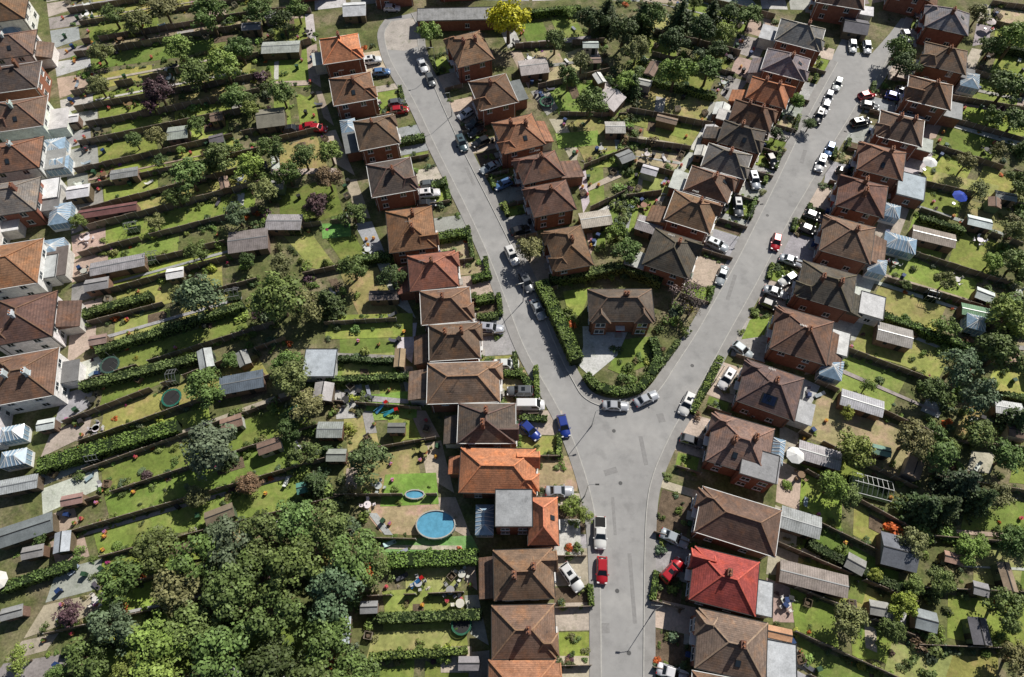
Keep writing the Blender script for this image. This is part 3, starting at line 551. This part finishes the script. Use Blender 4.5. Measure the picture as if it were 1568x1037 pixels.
def pool(u,v,a,b,h,rim,name):
    x,y=G(u,v,h); ra=a/sx(v)/2; rb=b/sy(v)/2; n=40; mb=MB(); block_rect(x,y,2*ra+.6,2*rb+.6,0)
    def ring(k,z): return [((ra+k)*math.cos(2*math.pi*i/n),(rb+k)*math.sin(2*math.pi*i/n),z) for i in range(n)]
    rs=ring(0,0)+ring(.02,h)+ring(.02,h+.06)+ring(-.16,h+.06)+ring(-.16,h-.2)
    for k in range(4): mb.add(rs[k*n:(k+2)*n],[(i,(i+1)%n,n+(i+1)%n,n+i) for i in range(n)],1 if k==0 else 0)
    mb.add(ring(-.16,h-.12),[tuple(range(n))],2)
    for i in range(0,n,4):
        p=ring(.06,0)[i]; mb.box(p[0],p[1],h/2,.1,.1,h,0)
    mb.obj(name,[m_post,m_col,m_water],loc=(x,y,0),color=rim)
pool(667,803,60,44,1.1,(.3,.42,.5),'swimming_pool'); pool(635,757,30,15,.5,(.6,.66,.7),'paddling_pool')
# ---------------------------------------------------------------- gardens
LAWN=[(.26,.33,.065),(.22,.29,.06),(.33,.31,.11),(.16,.22,.045),(.20,.26,.055),(.30,.31,.085),(.38,.33,.18),(.22,.28,.06)]
PAV=[(.48,.41,.33),(.4,.4,.39),(.45,.35,.28),(.58,.57,.54),(.34,.32,.3)]
GREENS=[dk,md,md,br,HG,ol,bg,md,br]; FLOW=[(.45,.05,.2),(.5,.4,.03),(.35,.12,.4),(.6,.55,.5),(.5,.12,.03),pu,yl,rb]
shroot=empty('garden_shrubs')
nsh=[0]
def shrub(x,y,r,c=None):
    if not inview(x,y) or blocked(x,y,r*.3): return
    if c is None: c=random.choice(GREENS) if R(0,1)<.9 else random.choice(FLOW[-4:])
    inst('shrub',random.choice(SHR),shroot,(x,y,0),R(0,6.28),jit(c,.22),(r*R(.75,1.3),r*R(.75,1.3),r*R(.6,1.3))); nsh[0]+=1
def resample(P,n,jt=0):
    d=[0]
    for a,b in zip(P,P[1:]): d.append(d[-1]+math.hypot(b[0]-a[0],b[1]-a[1]))
    out=[]
    for i in range(n+1):
        t=d[-1]*min(1,max(0,(i+(R(-jt,jt) if 0<i<n else 0))/n))
        for k in range(len(P)-1):
            if t<=d[k+1]+1e-6: 
                f=(t-d[k])/max(1e-6,d[k+1]-d[k]); out.append((P[k][0]*(1-f)+P[k+1][0]*f,P[k][1]*(1-f)+P[k+1][1]*f)); break
    return out
def plot(a0,a1,b0,b1,lush=1.0,shedp=.35,treep=1.0):
    def W(s,t):
        x=(a0[0]*(1-t)+a1[0]*t)*(1-s)+(b0[0]*(1-t)+b1[0]*t)*s; y=(a0[1]*(1-t)+a1[1]*t)*(1-s)+(b0[1]*(1-t)+b1[1]*t)*s; return x,y
    if not any(inview(*W(s,.5),200) for s in(0,.25,.5,.75,1)): 
        for _ in range(6):
            p=W(R(0,1),R(0,1)); 
            if not blocked(*p,1): tree(0,0,0,random.choice(GREENS),'b',p,R(1.5,3))
        return
    L=math.hypot(b0[0]-a0[0],b0[1]-a0[1]); Wd=math.hypot(a1[0]-a0[0],a1[1]-a0[1])*.5+math.hypot(b1[0]-b0[0],b1[1]-b0[1])*.5
    rz=math.atan2(b0[1]-a0[1],b0[0]-a0[0])
    lush*=random.choice([.4,.6,.8,1,1.4])
    k=R(0,1)
    if k<.5: segs=[(R(.12,.25),R(.78,.97))]
    elif k<.8: segs=[(R(.12,.22),R(.44,.52)),(R(.54,.6),R(.82,.96))]
    else: segs=[(R(.1,.2),R(.5,.68))]
    c=random.choice(LAWN)
    for s0,s1 in segs:
        t0,t1=R(.03,.16),R(.84,.97); pts=[]; w=R(0,.08); ph=R(0,6)
        for k in range(9): q=k/8; pts.append(W(s0+(s1-s0)*q,t0+w*math.sin(ph+q*7)))
        for k in range(9): q=1-k/8; pts.append(W(s0+(s1-s0)*q,t1+w*math.sin(ph+2+q*6)))
        sheet('lawn',pts,nz(),m_lawn,jit(c if R(0,1)<.7 else random.choice(LAWN),.14))
    s1=R(.08,.2); sheet('patio',[W(-.02,.04),W(s1,.04),W(s1,R(.6,.96)),W(-.02,.96)],nz(),m_hard,jit(random.choice(PAV),.12))
    if R(0,1)<.3: a=R(.55,.85); t=R(.1,.4); a2=a+R(.07,.13); sheet('patio',[W(a,t),W(a2,t),W(a2,t+.5),W(a,t+.5)],nz()+.045,m_hard,jit(random.choice(PAV),.12))
    if R(0,1)<.3: a=R(.3,.8); sheet('vegetable_bed',[W(a,.15),W(a+.1,.15),W(a+.1,.5),W(a,.5)],nz()+.045,m_soil)
    if R(0,1)<.35:
        t=random.choice([.12,.85,.5]); sheet('garden_path',[W(s1,t-.05),W(.9,t-.05+R(-.1,.1)),W(.9,t+.05),W(s1,t+.05)],nz()+.09,m_hard,jit(random.choice(PAV),.1))
    for _ in range(2):
      if R(0,1)<shedp:
        x,y=W(R(.55,.95),random.choice([.25,.75]))
        if not blocked(x,y,1.2): shed(0,0,0,0,math.degrees(rz)+random.choice([0,90])+R(-6,6),random.choice([MG,LG,DG,(.28,.2,.15),(.6,.6,.6),(.22,.16,.12)]),random.choice([(.2,.13,.08),(.38,.36,.32),(.13,.17,.1)]),xy=(x,y),wd=(R(2.0,4.2),R(1.5,2.6)))
    k=R(0,1)
    if k<.16 and not blocked(*W(.5,0),.5): hedge([W(.15+.07*i,R(-.03,.03)) for i in range(12)],R(.8,1.6),R(1.2,2.1),random.choice([md,dk,HG]),True)
    elif k<.9: 
        s0=R(0,.15); fence(W(s0,R(-.02,.02)),W(1,R(-.02,.02)),R(1.2,1.75))
    for side in(.05,.95):
        q=.06
        while q<1:
            q+=R(.5,2.8)/L/max(.5,lush*R(.7,1.1)); r=R(.28,.85)*(1.25 if q>.65 else .85)
            if R(0,1)<.12: r*=1.7
            if R(0,1)<.12: q+=R(1,5)/L
            x,y=W(min(q,1),side+R(-.03,.11)*(1 if side<.5 else -1)); shrub(x,y,r)
    for _ in range(int(Wd*.9*lush)): shrub(*W(R(.84,1.0),R(.03,.97)),R(.6,1.5))
    for _ in range(int(L*.16*lush)): shrub(*W(R(.2,.95),R(.1,.9)),R(.25,.8))
    for _ in range(int(L*.22)): shrub(*W(R(.15,.95),random.choice([R(.06,.2),R(.8,.94)])),R(.18,.4),random.choice(FLOW) if R(0,1)<.45 else br)
    for _ in range(int(R(.2,2.0)*L/26*treep)):
        x,y=W(R(.3,.98),R(.05,.95)); r=R(.9,2.3)
        if not blocked(x,y,1.0): tree(0,0,0,random.choice(GREENS+[ol,br,pu,rb] if R(0,1)<.5 else GREENS),'b' if R(0,1)<.88 else 'c',(x,y),r)
    for _ in range(random.randint(4,9)):
        x,y=W(R(.02,.22),R(.1,.9)) if R(0,1)<.6 else W(R(.25,.97),R(.1,.9)); i=random.choices(range(len(ITEMS)),WTS)[0]
        if not blocked(x,y,ITEMS[i][3]): item(i,x,y)
def blockp(A,B,n,**k):
    A=resample([G(*p) for p in A],n,.2); B=resample([G(*p) for p in B],n,.2)
    for i in range(n): plot(A[i],A[i+1],B[i],B[i+1],**k)
blockp([(70,-60),(85,60),(98,150),(108,260),(118,400),(112,520),(105,610),(70,700)],[(375,-100),(392,0),(400,100),(400,200),(402,290),(392,370),(400,470),(470,560)],24,lush=1.05,treep=.85,shedp=.35)
blockp([(70,700),(75,790),(100,880),(60,960),(-20,1060),(-60,1200)],[(470,560),(500,670),(520,760),(560,860),(540,980),(560,1150)],10,lush=.85,treep=.7)
blockp([(478,20),(487,100),(492,160),(530,235),(553,305),(583,385),(620,438),(636,492)],[(405,20),(408,100),(402,170),(400,245),(405,320),(400,395),(500,440),(498,500)],7,lush=.9,shedp=.1,treep=.9)
blockp([(636,492),(626,550),(640,612),(676,680),(690,752),(728,845),(728,925),(750,1010),(748,1100)],[(498,500),(503,560),(512,620),(522,690),(512,760),(590,850),(560,925),(552,1010),(540,1100)],8,lush=.75,shedp=.0,treep=.3)
blockp([(762,30),(795,108),(830,165),(870,215),(888,275),(895,330),(905,395)],[(900,20),(940,95),(957,150),(962,210),(958,265),(955,320),(950,370)],6,lush=.85,shedp=.35,treep=.7)
blockp([(1185,30),(1160,85),(1142,122),(1118,158),(1100,190),(1072,228),(1046,262),(1018,300),(992,350)],[(940,-30),(960,70),(962,120),(962,165),(962,205),(960,245),(958,285),(956,325),(950,365)],9,lush=.95,shedp=.35,treep=.7)
blockp([(1500,5),(1498,60),(1472,115),(1435,168),(1405,225),(1372,275),(1352,340),(1322,405),(1285,485),(1238,570),(1198,650)],[(1660,30),(1650,110),(1620,190),(1600,250),(1585,310),(1560,380),(1540,440),(1520,510),(1480,590),(1440,670),(1400,750)],14,lush=1.0,shedp=.4,treep=.9)
blockp([(1198,650),(1195,750),(1182,835),(1172,930),(1220,1010),(1230,1120)],[(1400,750),(1395,850),(1400,930),(1390,1010),(1400,1100),(1400,1200)],7,lush=.85,shedp=.25,treep=.8)
blockp([(1900,150),(1850,300),(1800,450),(1760,620),(1720,800),(1700,1000),(1700,1200)],[(1650,110),(1600,250),(1560,380),(1520,510),(1440,670),(1400,850),(1400,1200)],18,lush=1.1,treep=1.5,shedp=.4)
blockp([(480,12),(570,2),(640,-6),(820,-2),(900,-6),(1180,10),(1270,12),(1400,-10),(1700,-30)],[(470,-160),(640,-180),(820,-180),(900,-180),(1180,-180),(1400,-180),(1700,-160)],22,lush=1.1,treep=1.4)
for P,c in [([(500,483),(632,480),(632,516),(498,520)],(.25,.31,.065)),([(520,545),(602,540),(600,572),(525,578)],(.29,.32,.1)),([(492,343),(536,341),(538,362),(494,366)],(.17,.36,.09)),([(562,605),(640,598),(638,640),(560,645)],(.21,.35,.07)),([(590,727),(668,724),(672,772),(582,776)],(.19,.32,.06)),([(585,828),(722,820),(735,845),(592,852)],(.19,.37,.11)),([(585,905),(662,900),(660,940),(590,943)],(.25,.3,.075)),([(572,968),(690,962),(688,1008),(560,1012)],(.31,.32,.11)),([(862,447),(905,440),(890,485),(870,480)],(.25,.32,.065)),([(1148,490),(1180,480),(1170,515),(1135,520)],(.23,.31,.06)),([(918,236),(948,228),(950,255),(900,258)],(.25,.32,.065)),([(850,205),(915,200),(920,222),(855,228)],(.2,.3,.06)),([(965,165),(1060,190),(1055,215),(965,190)],(.23,.28,.065)),([(985,262),(1040,272),(1030,300),(980,285)],(.28,.32,.1)),([(1430,262),(1530,285),(1520,310),(1425,290)],(.31,.32,.11)),([(1240,850),(1330,890),(1320,925),(1215,880)],(.17,.24,.05)),([(1365,985),(1460,1000),(1440,1060),(1350,1040)],(.29,.32,.11)),([(1490,830),(1568,850),(1560,905),(1490,890)],(.29,.31,.11)),([(955,520),(1000,515),(990,560),(955,575),(930,565)],(.18,.25,.05))]:
    sheet('lawn',[G(*p) for p in P],.062,m_lawn,c)
sheet('driveway',[G(*p) for p in [(892,500),(965,500),(945,545),(905,578),(886,560),(893,530)]],.066,m_hard,(.6,.6,.58))
sheet('patio',[G(*p) for p in [(512,598),(550,595),(548,640),(515,642)]],.066,m_hard,(.5,.49,.47))
sheet('patio',[G(*p) for p in [(850,795),(888,795),(890,850),(852,852)]],.066,m_hard,(.6,.59,.55))
sheet('patio',[G(*p) for p in [(675,990),(722,990),(722,1030),(675,1030)]],.066,m_hard,(.55,.47,.38))
# ---------------------------------------------------------------- front gardens
for (x,y,w,d,rz,fr,drv) in HOUSES:
    if not drv: continue
    cx,sn=math.cos(rz)*fr,math.sin(rz)*fr
    def Q(a,b): return (x+cx*a-math.sin(rz)*b, y+sn*a+math.cos(rz)*b)
    D=w/2
    while D<w/2+16 and not in_road(*Q(D,0)): D+=.4
    if D>=w/2+16: D=w/2+6
    h=d/2+1.2; sp=R(-.4,.5)*d; lo,hi=(-h,sp) if R(0,1)<.5 else (sp,h)
    P=[Q(w/2-.2,lo),Q(D+.4,lo),Q(D+.4,hi),Q(w/2-.2,hi)]; sheet('driveway',P,nz(),m_hard,jit(random.choice([(.5,.42,.33),(.44,.43,.41),(.52,.43,.35),(.38,.38,.38)]),.12))
    l2,h2=(sp,h) if lo==-h else (-h,sp)
    if h2-l2>1.5:
        sheet('front_lawn',[Q(w/2+.6,l2+.3),Q(D-.3,l2+.3),Q(D-.3,h2-.2),Q(w/2+.6,h2-.2)],nz(),m_lawn if R(0,1)<.6 else m_soil,jit(random.choice(LAWN),.1))
        for _ in range(int((D-w/2)*(h2-l2)*.22)+2): shrub(*Q(R(w/2+.4,D-.5),R(l2,h2)),R(.3,.9))
        if R(0,1)<.6 and D-w/2>2.5: hedge([Q(D-.4,l2),Q(D-.4,h2)],.8,R(.9,1.4),random.choice([md,HG,br]),True)
    for s in(-h,):
        if D-w/2>2.5: fence(Q(w/2,s),Q(D-.3,s),1.1)
    for _ in range(5): shrub(*Q(R(w/2+.3,D-.5),random.choice([-h,h])+R(-.3,.3)),R(.3,.9))
    for _ in range(3): shrub(*Q(R(-w/2,w/2),random.choice([-h,h])+R(-.2,.2)),R(.3,.8))
    if R(0,1)<.7:
        p=Q(w/2+.6,R(-d/2,d/2)); item(1,*p,rz=rz)
for _ in range(60):
    u,v=random.choice([(R(940,1010),R(535,590)),(R(1005,1060),R(460,540)),(R(850,880),R(470,540)),(R(850,1000),R(415,432))]); p=G(u,v)
    shrub(*p,R(.5,1.3))
for _ in range(650):
    u=R(-60,1640); v=R(-60,1080); p=G(u,v)
    if 560<u<1000 and 120<v<1000 and R(0,1)<.8: continue
    shrub(*p,R(.4,1.1))
for _ in range(110):
    a=random.choice([0,1,2]); x,y=(R(-260,260),R(190,300)) if a==0 else ((R(-190,-125),R(0,200)) if a==1 else (R(135,200),R(-20,200)))
    if not blocked(x,y,1.5): tree(0,0,0,random.choice(GREENS),'b',(x,y),R(2,4.5))
# ---------------------------------------------------------------- cars
def car_mesh(kind):
    P={'hatch':(4.0,.86,1.47,.95),'saloon':(4.5,.88,1.43,.93),'suv':(4.5,.93,1.68,1.08),'van':(4.9,.96,1.92,1.12),'pickup':(5.0,.95,1.78,1.12)}[kind]
    L,w,Hh,zs=P; h=L/2; mb=MB()
    hood=zs-.06
    secs=[(h,.72*w,.40,.60*zs),(h-.08,.86*w,.25,.72*zs),(h-.35,.96*w,.2,.84*zs),(h*.72,w,.2,hood*.95),(h*.47,w,.2,hood),(h*.3,w,.2,zs),(-h*.6,w,.2,zs),(-h*.85,.98*w,.2,zs),(-h+.12,.93*w,.22,zs*.97),(-h,.84*w,.35,.8*zs)]
    if kind=='van': secs[3]=(h*.8,w,.2,hood*.92); secs[4]=(h*.68,w,.2,hood)
    vs=[];n=9
    for x,ww,zl,z in secs:
        hs=[(-.8*ww,zl),(-ww,zl+.14),(-ww,z-.2),(-.93*ww,z-.05),(0,z+.03),(.93*ww,z-.05),(ww,z-.2),(ww,zl+.14),(.8*ww,zl)]
        vs+=[(x,a,b) for a,b in hs]
    fs=[]
    for i in range(len(secs)-1):
        for k in range(n): fs.append((i*n+k,i*n+(k+1)%n,(i+1)*n+(k+1)%n,(i+1)*n+k))
    mb.add(vs,fs,0,True); mb.add(vs[:n],[tuple(range(n))[::-1]],0); mb.add(vs[-n:],[tuple(range(n))],0)
    cab={'hatch':(.42,-.97,.08,-.72),'saloon':(.38,-.72,.08,-.42),'suv':(.42,-.98,.14,-.82),'van':(.7,-.99,.42,-.95),'pickup':(.42,-.28,.16,-.2)}[kind]
    xf,xr,tf,tr=[c*h for c in cab]; yb=w*.93; yt=w*.74; z0=zs-.04; z1=Hh-.05
    b=[(xf,-yb,z0),(xf,yb,z0),(xr,yb,z0),(xr,-yb,z0)]; t=[(tf,-yt,z1),(tf,yt,z1),(tr,yt,z1),(tr,-yt,z1)]; k=.86
    mx=(tf+tr)/2; c=[(mx+(p[0]-mx)*.9,p[1]*k,Hh) for p in t]
    V=b+t+c; 
    for (i,j) in((0,1),(1,2),(2,3),(3,0)): mb.add([V[i],V[j],V[4+j],V[4+i]],[(0,1,2,3)],0); mb.add([V[4+i],V[4+j],V[8+j],V[8+i]],[(0,1,2,3)],0)
    mb.add(c,[(0,1,2,3)],0)
    fr=[b[0],b[1],t[1],t[0]]; mb.inset(fr,.06,.94,.06,.95,.015,1)
    if kind!='van': re=[b[2],b[3],t[3],t[2]]; mb.inset(re,.1,.9,.25,.9,.015,1)
    for q in([b[1],b[2],t[2],t[1]],[b[3],b[0],t[0],t[3]]):
        rng_=[(.1,.47),(.53,.92)] if kind!='van' else [(.06,.32)]
        for (u0,u1) in rng_:
            if q[0]==b[3]: u0,u1=1-u1,1-u0
            mb.inset(q,u0,u1,.15,.9,.015,1)
    if kind=='suv': 
        mb.quad([(mx-.1,-yt*.55,Hh+.006),(mx+.55,-yt*.55,Hh+.006),(mx+.55,yt*.55,Hh+.006),(mx-.1,yt*.55,Hh+.006)],1)
    if kind=='pickup': mb.box(-h*.64,0,zs+.015,h*.6,w*1.6,.05,4)
    for s in(-1,1):
        mb.box(h-.2,s*w*.68,zs*.70,.26,.34,.14,2); mb.box(-h+.07,s*w*.74,zs*.78,.16,.24,.22,3); mb.box(xf-.15,s*(w+.08),zs+.04,.16,.2,.13,0)
        for x in(h*.62,-h*.6): mb.wheel(x,s*(w-.1),.33,.22,4); mb.wheel(x,s*(w-.085),.2,.22,5)
    mb.box(h-.02,0,.42,.08,w*1.2,.16,4); mb.box(-h+.0,0,.36,.06,w*1.3,.14,4); mb.box(h*.0,0,.24,L*.8,w*1.9,.12,4); mb.box(h+.0,0,.5,.06,.5,.1,2)
    return mb.mesh(kind+'_mesh',[m_paint,m_cargl,m_lamp,m_tail,m_tyre,m_metal])
CM={k:car_mesh(k) for k in('hatch','saloon','suv','van','pickup')}
w_=(.76,.76,.75); si=(.40,.43,.46); bk=(.018,.018,.02); gr=(.12,.13,.14); re_=(.42,.012,.02); bl=(.015,.04,.25); lb=(.1,.2,.4); tq=(.08,.13,.14)
def car(u,v,du,dv,c,k='hatch'):
    x,y=G(u,v,.8); a=pxdir(u,v,du,dv); block_rect(x,y,4.6,2.1,a)
    nm={'hatch':'parked_car','saloon':'parked_car','suv':'parked_suv','van':'parked_van','pickup':'pickup_truck'}[k]
    inst(nm,CM[k],None,(x,y,.01 if in_road(x,y) else .07),a,jit(c,.05))
for a in [(647,99,10,24,w_,'saloon'),(659,121,10,24,gr),(713,174,-20,12,w_),(707,219,10,24,tq,'suv'),(730,202,-20,9,bk),(736,217,-20,9,bk),(728,189,-20,9,bk,'suv'),(750,256,-22,11,si,'saloon'),(770,282,-18,8,lb),(784,391,12,24,w_,'suv'),(806,432,12,24,gr,'suv'),(824,473,12,24,si,'saloon'),(797,352,20,-6,bk),(569,92,20,-3,w_,'suv'),(584,110,20,-2,lb),(447,197,20,-3,bk),(469,194,-20,3,re_),(487,196,20,2,re_),(612,168,18,-2,re_),(608,157,20,-3,gr),(657,296,20,-2,w_,'suv'),(653,312,20,-2,bk),(658,282,20,-2,gr),(752,503,20,2,si,'suv'),(775,557,20,0,w_,'saloon'),(796,599,-20,0,gr,'suv'),(812,620,20,0,w_,'van'),(812,659,16,16,bl),(863,652,6,24,bl),(857,752,20,0,si,'saloon'),(919,816,0,24,w_,'pickup'),(922,873,0,24,re_),(875,884,14,20,w_,'suv'),(943,621,20,1,si,'saloon'),(990,610,18,-8,si,'saloon'),(1052,618,-9,20,w_,'suv'),(1113,580,-11,18,w_,'suv'),(1137,536,16,12,si),(1142,624,20,9,si,'suv'),(1033,824,20,9,si,'saloon'),(1030,873,16,-17,re_,'suv'),(1030,1031,20,7,w_,'saloon'),
  (1283,128,-8,22,w_),(1269,148,-8,22,si),(1264,164,-8,22,w_),(1254,178,-8,22,bk,'suv'),(1271,228,-8,22,lb),(1257,250,-8,22,w_,'suv'),(1189,370,-4,20,re_),(1106,421,-8,22,si,'saloon'),(1212,399,20,7,si,'saloon'),(1188,447,20,7,si,'saloon'),(1207,427,-14,8,w_),(1180,467,20,8,bk),(1328,145,20,-5,re_),(1318,187,20,-4,bk,'suv'),(1332,162,20,4,gr),(1155,276,6,20,si,'suv'),(1130,317,3,20,gr,'suv'),(1182,246,10,18,bk),(1098,375,18,8,si,'suv'),(1306,70,2,20,w_),(1328,72,3,20,w_),(1388,55,10,20,si),(1247,331,20,8,gr),(1240,352,20,8,bk),(1370,148,20,6,bl),(1385,140,20,6,gr),(1060,675,20,6,gr),(1295,265,20,8,bk),(1470,40,20,8,si),(1405,18,8,20,gr),(600,12,20,0,w_),(30,30,20,-5,w_)]: car(*a)
def lamp(u,v,ang):
    x,y=G(u,v); mb=MB(); mb.cyl(0,0,0,1.2,.1,.09,8); mb.cyl(0,0,1.2,6.4,.06,.045,8); mb.beam((0,0,6.35),(1.0,0,6.6),.06,.06); mb.box(1.3,0,6.6,.6,.24,.12,1)
    mb.obj('street_lamp',[m_metal,m_trim],loc=(x,y,.1),rz=ang)
for a in [(1001,936,3.1),(692,178,3.6),(801,462,3.6),(906,652,.3),(1140,348,.2),(1208,212,-.4),(1094,585,2.8),(895,760,0),(1283,240,2.8),(668,110,3.4)]: lamp(*a)
# ---------------------------------------------------------------- light, camera
az=Vector((.62,.785)).normalized(); el=math.radians(43)
sd=Vector((az.x*math.cos(el),az.y*math.cos(el),math.sin(el)))
sun=bpy.data.lights.new('sun','SUN'); sun.energy=5.0; sun.angle=math.radians(.5); sun.color=(1,.955,.88)
so=bpy.data.objects.new('sun',sun); COL.objects.link(so); so.rotation_euler=sd.to_track_quat('Z','Y').to_euler(); so.location=(0,0,80)
wd=bpy.data.worlds.new('World'); scene.world=wd; wd.use_nodes=True; nt=wd.node_tree
sk=nt.nodes.new('ShaderNodeTexSky'); sk.sky_type='NISHITA'; sk.sun_disc=False; sk.sun_elevation=el; sk.sun_rotation=math.atan2(sd.x,sd.y)
bgn=nt.nodes['Background']; bgn.inputs[1].default_value=.052; nt.links.new(sk.outputs[0],bgn.inputs[0])
cam=bpy.data.cameras.new('camera'); cam.lens=24; cam.sensor_width=36; cam.clip_end=3000; co=bpy.data.objects.new('camera',cam); COL.objects.link(co)
co.location=(0,0,H); co.rotation_euler=(math.pi/2-PITCH,0,0); scene.camera=co
scene.view_settings.view_transform='Standard'; scene.view_settings.look='None'; scene.view_settings.exposure=0
print('shrubs',nsh[0],'objects',len(bpy.data.objects))
